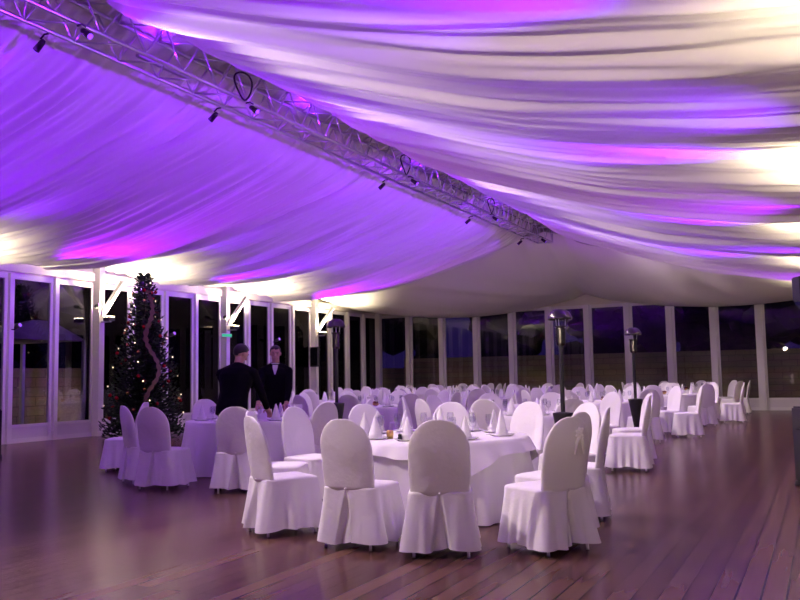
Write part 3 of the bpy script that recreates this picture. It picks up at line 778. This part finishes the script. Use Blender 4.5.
s3 = [(pol(*T3, a, b), 0, (a, b, c)) for a, b, c in sit3] + [(12, 1.55, None), (-22, 1.6, None), (150, 1.6, None), (182, 1.6, None), (214, 1.6, None), (-86, 1.5, None), (84, 1.5, None)]
table(*T3, 'table between the waiters', s3, lay=2, seed=2, skip=(5, 6, 7, 8))
chair(-8.32, 8.98, 62, 'white covered chair half hidden behind the chair nearest the Christmas tree, turned right')
chair(-9.62, 9.95, 205, 'white covered chair turned left, its seat showing beside the Christmas tree')
T4 = (-4.15, 12.75)
sit4 = [(-2.52, 12.25, 188), (-3.15, 11.35, 122)]
s4 = [(pol(*T4, a, b), 0, (a, b, c)) for a, b, c in sit4] + [26, 60, 94, 128, 164, 200, 236, 270]
table(*T4, 'second table of the right-hand row', s4, lay=2, seed=3)
T5 = (-4.25, 18.3)
sit5 = [(-2.62, 18.68, 193), (-3.20, 17.05, 125)]
s5 = [(pol(*T5, a, b), 0, (a, b, c)) for a, b, c in sit5] + [48, 84, 120, 156, 192, 228, 262]
table(*T5, 'third table of the right-hand row', s5, lay=1, seed=4)
T6 = (-3.85, 23.4)
sit6 = [(-2.22, 23.95, 186)]
s6 = [(pol(*T6, a, b), 0, (a, b, c)) for a, b, c in sit6] + [56, 92, 128, 164, 200, 236, 272, 312]
table(*T6, 'fourth table of the right-hand row', s6, lay=1, seed=5)
table(-4.0, 28.3, 'farthest table of the right-hand row', ring(10, 10), lay=1, seed=6)
table(-8.35, 15.7, 'second table of the middle row', ring(10, 30), lay=2, seed=7)
table(-8.1, 20.7, 'third table of the middle row', ring(10, 5), lay=1, seed=8)
table(-8.1, 25.7, 'farthest table of the middle row', ring(10, 22), lay=1, seed=9)
table(-12.0, 18.9, 'nearest table of the window-side row', ring(10, 15), lay=1, seed=10)
table(-12.0, 23.7, 'middle table of the window-side row', ring(10, 0), lay=1, seed=11)
table(-12.0, 28.4, 'farthest table of the window-side row', ring(10, 28), lay=1, seed=12)
card(-7.30, 11.1, 0.5, 0.7512, 'table between the two waiters, large and boxy', 0.22, 0.20)
tag(obj('candle_holder', LT([(0, 0), (0.03, 0), (0.035, 0.05), (0.03, 0.08), (0.026, 0.08), (0.028, 0.05), (0, 0.01)], 14), 'gold', loc=(-3.81, 7.45, 0.7545), smooth=True), 'small gold candle holder on the near edge of the nearest table', 'candle holder')
tag(obj('salt_mill', LT([(0, 0), (0.022, 0), (0.022, 0.03), (0.016, 0.045), (0.02, 0.06), (0.0, 0.07)], 14), 'black', loc=(-3.58, 7.20, 0.7545), smooth=True), 'small black salt mill on the near edge of the nearest table', 'mill')

# ------------------------------------------------------------------ patio heaters
def heater(x, y, label, zs=1.0):
    t = thing('patio_heater', label, 'heater', (x, y, 0), 0, 'mushroom patio heaters'); t.scale = (1, 1, zs)
    obj('base', LT([(0, 0), (0.20, 0), (0.20, 0.04), (0.17, 0.06), (0.05, 0.07), (0, 0.07)], 28), 'black', t, smooth=False)
    obj('tank_housing', LT([(0, 0.071), (0.045, 0.071), (0.045, 0.40), (0.125, 0.88), (0.125, 0.90), (0.04, 0.91), (0, 0.91)], 28), 'black', t, smooth=False)
    obj('pole', LT([(0, 0.911), (0.028, 0.911), (0.028, 1.74), (0, 1.74)], 14), 'black', t, smooth=False)
    obj('burner', LT([(0, 1.741), (0.045, 1.741), (0.062, 1.77), (0.062, 1.97), (0.075, 1.98), (0.075, 1.995), (0, 1.995)], 20), 'heater', t, smooth=False)
    obj('reflector', LT([(0, 2.21), (0.06, 2.205), (0.115, 2.17), (0.145, 2.11), (0.150, 2.085), (0.150, 2.07), (0.138, 2.075), (0.135, 2.10), (0.105, 2.15), (0.05, 2.185), (0, 2.19)], 32), 'heater', t, smooth=True)
    for k in range(3):
        a = k * 2 * PI / 3
        obj('strut', TB([(0.062 * math.cos(a), 0.062 * math.sin(a), 1.996), (0.08 * math.cos(a), 0.08 * math.sin(a), 2.160)], 0.006, 6), 'steel', t)
heater(-7.08, 11.98, 'tall mushroom patio heater behind the table between the two waiters', 1.04)
heater(-2.90, 10.32, 'tall dark mushroom patio heater just behind the nearest table', 0.97)
heater(-3.05, 15.55, 'tall mushroom patio heater with a shiny top, farthest along the right-hand row', 0.97)

# ------------------------------------------------------------------ Christmas tree
def xmas(x, y, H=3.90):
    q = random.Random(3)
    t = thing('christmas_tree', 'tall decorated Christmas tree with red baubles and lights before the windows', 'tree', (x, y, 0))
    obj('trunk', TB([(0, 0, 0.14), (0.02, 0, H * 0.5), (0, 0.01, H - 0.05)], [0.06, 0.04, 0.008], 8), 'bark', t, smooth=True)
    obj('stand', LT([(0, 0), (0.26, 0), (0.24, 0.10), (0.10, 0.14), (0, 0.14)], 20), 'black', t)
    bm = bmesh.new(); tips = []
    def rad(z): return 0.93 * (1 - (z - 0.25) / (H - 0.1)) ** 0.80 + 0.04
    N = 420
    for k in range(N):
        z = 0.20 + (H - 0.26) * (k / N) ** 1.35; L = rad(z) * q.uniform(0.75, 1.08); a = k * 2.39996 + q.uniform(-.2, .2)
        d = Vector((math.cos(a), math.sin(a), 0)); s = Vector((-math.sin(a), math.cos(a), 0))
        prev = None
        m = max(3, int(L / 0.085))
        for j in range(m + 1):
            u = j / m; p = d * (L * u) + Vector((0, 0, z + 0.10 * L * math.sin(PI * u * 0.7) - 0.28 * L * u * u))
            if j:
                for sd in (-1, 1, 0):
                    ln = 0.10 + 0.17 * L * (1 - u) + 0.02
                    dv = (d * 0.6 + s * sd + Vector((0, 0, q.uniform(-0.3, 0.35) + (0.5 if sd == 0 else 0)))).normalized() * ln * q.uniform(0.7, 1.1)
                    wv = dv.cross(Vector((q.uniform(-1, 1), q.uniform(-1, 1), 1))).normalized() * 0.026
                    vs_ = [bm.verts.new(p - wv * 0.6), bm.verts.new(p + dv * 0.5 - wv), bm.verts.new(p + dv), bm.verts.new(p + dv * 0.5 + wv), bm.verts.new(p + wv * 0.6)]
                    bm.faces.new(vs_)
            if j == m: tips.append(p)
    obj('foliage', bm, 'needle', t)
    # golden-brown strip falling down the right-hand side
    bm = bmesh.new(); A = []
    for k in range(60):
        v = k / 59; z = lerp(3.45, 0.9, v); a = -0.55 + 0.22 * math.sin(v * 11); r = rad(z) * 0.97 + 0.03
        p = Vector((r * math.cos(a), r * math.sin(a), z)); sdir = Vector((-math.sin(a), math.cos(a), 0)) * (0.05 + 0.02 * math.sin(k * 1.7))
        A.append((bm.verts.new(p - sdir), bm.verts.new(p + sdir)))
    for (a, b), (c, d) in zip(A, A[1:]): bm.faces.new((a, b, d, c))
    rb = obj('brown_strip', bm, 'strip', t); so = rb.modifiers.new('thickness', 'SOLIDIFY'); so.thickness = 0.012
    bp = [p for p in tips if 0.5 < p.z < H - 0.2]
    q.shuffle(bp)
    b0 = {}
    for k, p in enumerate(bp[:64]):
        kind = 'bauble_red' if k % 3 else 'bauble_gold'
        loc = (x + p.x * 1.0, y + p.y * 1.0, p.z - 0.045)
        if kind not in b0:
            b0[kind] = obj('bauble', LT([(0, -0.042), (0.022, -0.036), (0.038, -0.018), (0.042, 0), (0.038, 0.018), (0.022, 0.036), (0.010, 0.044), (0.010, 0.052), (0, 0.052)], 14), kind, smooth=True); b = b0[kind]; b.location = loc
        else:
            b = b0[kind].copy(); C.objects.link(b); b.location = loc
        tag(b, ('shiny red' if k % 3 else 'shiny gold') + ' bauble hanging from a branch of the Christmas tree', 'bauble', ('red' if k % 3 else 'gold') + ' baubles on the Christmas tree')
    fl = thing('fairy_lights', 'string of warm fairy lights wound around the Christmas tree', 'fairy lights', (x, y, 0))
    cord = []
    for k in range(260):
        v = k / 259; z = lerp(0.5, H - 0.25, v); a = v * 2 * PI * 7; r = rad(z) * 0.93
        cord.append(Vector((r * math.cos(a), r * math.sin(a), z)))
    obj('cord', TB(cord, 0.004, 5), 'rubber', fl)
    bme = None
    for k in range(6, 260, 9):
        p = cord[k] * 1.0; p.x *= 1.12; p.y *= 1.12
        if bme is None: o = obj('bulb', LT([(0, -0.018), (0.012, -0.012), (0.016, 0), (0.012, 0.012), (0, 0.02)], 10), 'bulb', fl, smooth=True); bme = o.data
        else: o = bpy.data.objects.new('bulb', bme); C.objects.link(o); o.parent = fl
        o.location = p
xmas(-14.35, 15.42)

# ------------------------------------------------------------------ screen, sign, loudspeakers
t = thing('television', 'dark flat screen hung on the window-side post below the third glaring floodlight', 'screen', (XL + 0.275, 26.0, 2.06))
t.rotation_euler = (0, 0, -0.55)
obj('panel', BX(-0.46, 0.46, -0.22, -0.16, -0.34, 0.36, bev=0.01), 'black', t)
obj('display', BX(-0.43, 0.43, -0.224, -0.2205, -0.30, 0.33), 'screen', t)
obj('arm', BX(-0.05, 0.05, -0.159, -0.03, -0.08, 0.08), 'black', t)
t = thing('exit_sign', 'small glowing green emergency sign on the window-side post behind the waiters', 'sign', (XL + 0.285, 20.86, 2.66))
obj('housing', BX(-0.02, 0.02, -0.30, 0.20, -0.055, 0.055, bev=0.006), 'frame', t)
obj('sign_face', BX(0.0205, 0.024, -0.285, 0.185, -0.040, 0.040), 'exit', t)
def cabinet(x, y, rz, label, h=0.86):
    t = thing('loudspeaker', label, 'speaker', (x, y, 0), rz)
    obj('cabinet', BX(-0.27, 0.27, -0.27, 0.27, 0.06, h, bev=0.02), 'black', t)
    obj('grille', BX(-0.24, 0.24, -0.287, -0.271, 0.10, h - 0.05), 'grille', t)
    obj('carry_handle', TB([(-0.275, -0.08, h - 0.25), (-0.31, -0.06, h - 0.25), (-0.31, 0.06, h - 0.25), (-0.275, 0.08, h - 0.25)], 0.012, 8), 'rubber', t)
    for sx in (-1, 1):
        for sy in (-1, 1):
            obj('foot', LT([(0, 0), (0.045, 0), (0.05, 0.02), (0.035, 0.06), (0, 0.06)], 14, (sx * 0.24, sy * 0.24, 0)), 'rubber', t, smooth=True)
    return t
cabinet(-0.03, 11.02, 0.45, 'tall black loudspeaker on the floor at the far right edge', 0.92)
s = cabinet(-13.62, 10.62, 0.9, 'black loudspeaker with a red indicator on the floor at the far left edge', 0.88)
obj('indicator', LT([(0, 0), (0.03, 0), (0.03, 0.008), (0, 0.01)], 12), 'red_led', s, loc=(0.20, -0.289, 0.25)).rotation_euler = (PI / 2, 0, 0)
t = thing('pole_speaker', 'black loudspeaker raised on a tripod pole beside the far right posts', 'speaker', (-0.30, 20.0, 0), 0.45)
obj('cabinet', BX(-0.19, 0.19, -0.19, 0.19, 2.78, 3.30, bev=0.02), 'black', t)
obj('grille', BX(-0.17, 0.17, -0.204, -0.191, 2.81, 3.27), 'grille', t)
obj('pole', LT([(0, 0.22), (0.018, 0.22), (0.018, 2.779), (0, 2.779)], 12), 'black', t)
for k in range(3):
    a = k * 2 * PI / 3 + 0.3
    obj('leg', TB([(0.02 * math.cos(a), 0.02 * math.sin(a), 0.75), (0.42 * math.cos(a), 0.42 * math.sin(a), 0.012)], 0.012, 8), 'black', t)

# ------------------------------------------------------------------ waiters
def cone(bm, a, b, ra, rb, n=16):
    a, b = Vector(a), Vector(b); d = b - a; L = d.length
    pts = []; rs = []
    for k in range(6):
        f = -1 + k / 5; pts.append(a + d.normalized() * (ra * f * 0.98)); rs.append(ra * math.sqrt(max(0.02, 1 - (f * 0.98) ** 2)))
    for k in range(1, 6):
        pts.append(a + d * (k / 6)); rs.append(lerp(ra, rb, k / 6))
    for k in range(6):
        f = k / 5; pts.append(b + d.normalized() * (rb * f * 0.98)); rs.append(rb * math.sqrt(max(0.02, 1 - (f * 0.98) ** 2)))
    tube(bm, pts, rs, n)
def ell(bm, c, r, rot=None, sub=3):
    mt = Matrix.Translation(c) @ (rot or Matrix()) @ Matrix.Diagonal((*r, 1))
    bmesh.ops.create_icosphere(bm, subdivisions=sub, radius=1, matrix=mt)
def waiter(loc, rz, label, lean, hands, head_yaw, head_pitch, H=1.80, feet=0.12, scl=(1, 1, 1), bulk=1.0):
    """local frame: faces +Y; lean in radians; hands: two wrist targets in local coordinates"""
    k = H / 1.80
    t = thing('person', label, 'person', loc, rz); t.scale = scl
    body = bmesh.new()
    hip = Vector((0, 0, 0.95 * k)); ax = Vector((0, math.sin(lean), math.cos(lean)))
    fr = Vector((0, math.cos(lean), -math.sin(lean)))
    P = lambda s, x=0, f=0: hip + ax * (s * k) + Vector((x * k, 0, 0)) + fr * (f * k)
    # torso: stacked elliptical sections along the spine
    sec = [(-0.10, .165, .115), (0.0, .172, .118), (0.10, .160, .108), (0.20, .158, .108), (0.32, .178, .118), (0.42, .190, .120), (0.50, .172, .100), (0.545, .110, .075), (0.575, .062, .060)]
    n = 28; rows = []
    for s, a, b in sec:
        rows.append([body.verts.new(P(s, a * bulk * math.cos(2 * PI * i / n), b * bulk * math.sin(2 * PI * i / n))) for i in range(n)])
    for A, B in zip(rows, rows[1:]):
        for i in range(n): body.faces.new((A[i], A[(i + 1) % n], B[(i + 1) % n], B[i]))
    body.faces.new(rows[0][::-1]); body.faces.new(rows[-1])
    for sx in (-1, 1):
        h = hip + Vector((sx * 0.09 * k, 0, -0.04)); kn = Vector((sx * 0.10, 0.03 + (feet if sx > 0 else -feet) * 0.5, 0.50 * k)); an = Vector((sx * 0.11, (feet if sx > 0 else -feet) - 0.02, 0.085))
        cone(body, h, kn, 0.092 * k, 0.064 * k); cone(body, kn, an, 0.064 * k, 0.050 * k)
        cone(body, an + Vector((0, -0.02, -0.035)), an + Vector((sx * 0.02, 0.17, -0.047)), 0.046, 0.036)
    cone(body, P(0.54), P(0.66, 0, 0.01), 0.058 * k, 0.055 * k)            # neck
    hc = P(0.735, 0, 0.02)
    rot = Matrix.Rotation(head_yaw, 4, 'Z') @ Matrix.Rotation(-lean - head_pitch, 4, 'X')
    hl = lambda x, y, z: hc + (rot @ Vector((x, y, z))) * k
    ell(body, hc + (rot @ Vector((0, -0.005, 0.025))), (0.078 * k, 0.098 * k, 0.100 * k), rot)
    ell(body, hl(0, 0.025, -0.055), (0.058 * k, 0.066 * k, 0.066 * k), rot)    # jaw
    cone(body, hl(0, 0.088, 0.022), hl(0, 0.108, -0.018), 0.009, 0.016, 10)    # nose
    for sx in (-1, 1): ell(body, hl(sx * 0.080, 0.0, 0.0), (0.010, 0.020, 0.034), rot, 2)
    ell(body, hl(0, 0.070, -0.088), (0.024, 0.020, 0.018), rot, 2)             # chin
    hands_c = []
    for sx, (wx, wy, wz) in zip((-1, 1), hands):
        sh = P(0.462, sx * 0.178 * bulk); cone(body, P(0.53, sx * 0.05), P(0.475, sx * 0.15 * bulk), 0.070 * k, 0.066 * k); wr = Vector((wx, wy, wz)); d = wr - sh
        up_, lo = 0.30 * k, 0.275 * k; D = min(d.length, (up_ + lo) * 0.995); wr = sh + d.normalized() * D
        aa = (up_ ** 2 - lo ** 2 + D * D) / (2 * D); hh = math.sqrt(max(0, up_ ** 2 - aa * aa))
        pole = Vector((sx * 0.7, -0.6, -0.2)); dn = d.normalized(); pole = (pole - dn * pole.dot(dn)).normalized()
        el = sh + dn * aa + pole * hh
        cone(body, sh, el, 0.066 * k, 0.052 * k); cone(body, el, wr, 0.052 * k, 0.037 * k)
        fd = (wr - el).normalized(); fd = (fd + Vector((0, 0.25, -0.1))).normalized()
        sd = fd.cross(Vector((0, 0, 1))).normalized(); nm = sd.cross(fd).normalized()
        cone(body, wr, wr + fd * 0.05, 0.027, 0.030, 12)
        for q in range(-2, 3): pass
        pc = wr + fd * 0.055
        cone(body, pc - sd * 0.022, pc + sd * 0.022, 0.020, 0.020, 10)
        cone(body, pc + fd * 0.032 - sd * 0.026, pc + fd * 0.032 + sd * 0.026, 0.015, 0.015, 10)
        for i, ln in enumerate((0.066, 0.078, 0.072, 0.054)):
            b0 = pc + fd * 0.040 + sd * (0.030 - 0.0205 * i) * (-sx); b1 = b0 + fd * ln * 0.5 - nm * 0.008; b2 = b1 + fd * ln * 0.42 - nm * 0.026
            cone(body, b0, b1, 0.0095, 0.009, 8); cone(body, b1, b2, 0.009, 0.0078, 8)
        th0 = pc - fd * 0.015 + sd * 0.030 * (-sx); th1 = th0 + (fd * 0.6 + sd * 0.7 * (-sx)).normalized() * 0.042; th2 = th1 + (fd * 0.9 + sd * 0.2 * (-sx) - nm * 0.3).normalized() * 0.032
        cone(body, th0, th1, 0.013, 0.011, 8); cone(body, th1, th2, 0.011, 0.009, 8)
        hands_c.append((wr.copy(), fd.copy()))
    me = bpy.data.meshes.new('tmp'); bmesh.ops.recalc_face_normals(body, faces=body.faces); body.to_mesh(me); body.free()
    o = bpy.data.objects.new('body', me); C.objects.link(o)
    rm = o.modifiers.new('r', 'REMESH'); rm.mode = 'VOXEL'; rm.voxel_size = 0.0075; rm.use_smooth_shade = True
    smo = o.modifiers.new('s', 'SMOOTH'); smo.factor = 0.5; smo.iterations = 4
    dg = bpy.context.evaluated_depsgraph_get(); me2 = bpy.data.meshes.new_from_object(o.evaluated_get(dg))
    o.modifiers.clear(); o.data = me2; bpy.data.meshes.remove(me); o.parent = t
    me2.materials.clear()
    for m in ('suit', 'skin', 'shirt'): me2.materials.append(M[m])
    nb = P(0.60); inv = rot.inverted()
    for p in me2.polygons:
        c = p.center; p.use_smooth = True
        if (c - nb).dot(ax) > 0: p.material_index = 1
        else:
            for wr, fd in hands_c:
                if (c - wr).dot(fd) > 0.0 and (c - wr).length < 0.22: p.material_index = 1
    # hair as a shell over the back and top of the skull
    bm = bmesh.new(); ell(bm, (0, -0.012, 0.034), (0.086, 0.104, 0.104), None, 3)
    bmesh.ops.delete(bm, geom=[v for v in bm.verts if (v.co.y > 0.035 and v.co.z < 0.085) or v.co.z < -0.075 or (v.co.y > 0.015 and v.co.z < 0.025) or (v.co.y > -0.03 and v.co.z < -0.02)], context='VERTS')
    for v in bm.verts: v.co = hc + (rot @ v.co) * k
    hr = obj('hair', bm, 'hair', t, smooth=True); so = hr.modifiers.new('thick', 'SOLIDIFY'); so.thickness = 0.012
    for sx in (-1, 1):
        bm = bmesh.new(); ell(bm, hl(sx * 0.030, 0.083, 0.020), (0.011, 0.008, 0.007), rot, 2); obj('eye', bm, 'eye', t, smooth=True)
        bm = bmesh.new(); tube(bm, [hl(sx * 0.012, 0.093, 0.040), hl(sx * 0.03, 0.091, 0.045), hl(sx * 0.046, 0.080, 0.040)], 0.004, 6); obj('eyebrow', bm, 'hair', t)
    obj('mouth', TB([hl(-0.022, 0.083, -0.052), hl(0, 0.092, -0.053), hl(0.022, 0.083, -0.052)], 0.005, 6), 'lip', t, smooth=True)
    # shirt front in the V of the jacket, collar and bow tie
    bm = bmesh.new(); g = []
    for s, hw_ in ((0.565, 0.040), (0.52, 0.036), (0.47, 0.022), (0.42, 0.006)):
        b = {0.565: 0.068, 0.52: 0.098, 0.47: 0.116, 0.42: 0.126}[s]
        g.append([bm.verts.new(P(s, x, b * bulk)) for x in (-hw_, 0, hw_)])
    for A, B in zip(g, g[1:]):
        for i in range(2): bm.faces.new((A[i], A[i + 1], B[i + 1], B[i]))
    sf = obj('shirt_front', bm, 'shirt', t); so = sf.modifiers.new('thick', 'SOLIDIFY'); so.thickness = 0.01
    bm = bmesh.new()
    pts = [P(0.575 + 0.012 * math.cos(a), 0.068 * math.sin(a), 0.064 * math.cos(a)) for a in [2 * PI * i / 24 for i in range(24)]]
    tube(bm, pts, 0.009, 8, closed=True); obj('collar', bm, 'shirt', t, smooth=True)
    return t
def face(x, y, X, Y): return math.atan2(Y - y, X - x) - PI / 2
waiter((-7.08, 9.25, 0), math.radians(100) - PI / 2, 'person in a dark suit seen from behind, leaning over the table', 0.30, ((-0.18, 0.55, 0.86), (0.26, 0.58, 0.82)), -0.5, 0.25, 1.85, scl=(1.06, 1.06, 1.0), bulk=1.20)
waiter((-8.16, 11.85, 0), math.radians(-62) - PI / 2, 'person in a dark suit and open white collar facing the viewer across the table', 0.10, ((-0.20, 0.42, 0.86), (0.24, 0.44, 0.88)), 0.1, 0.15, 1.88, scl=(1.04, 1.04, 1.0), bulk=1.08)
for i, (c_, x_) in enumerate(ties):
    knot(c_, x_, 0.90 if i == 0 else 0.72, i)
    c_['label'] = c_['label'].replace('covered chair', 'knot-backed chair')
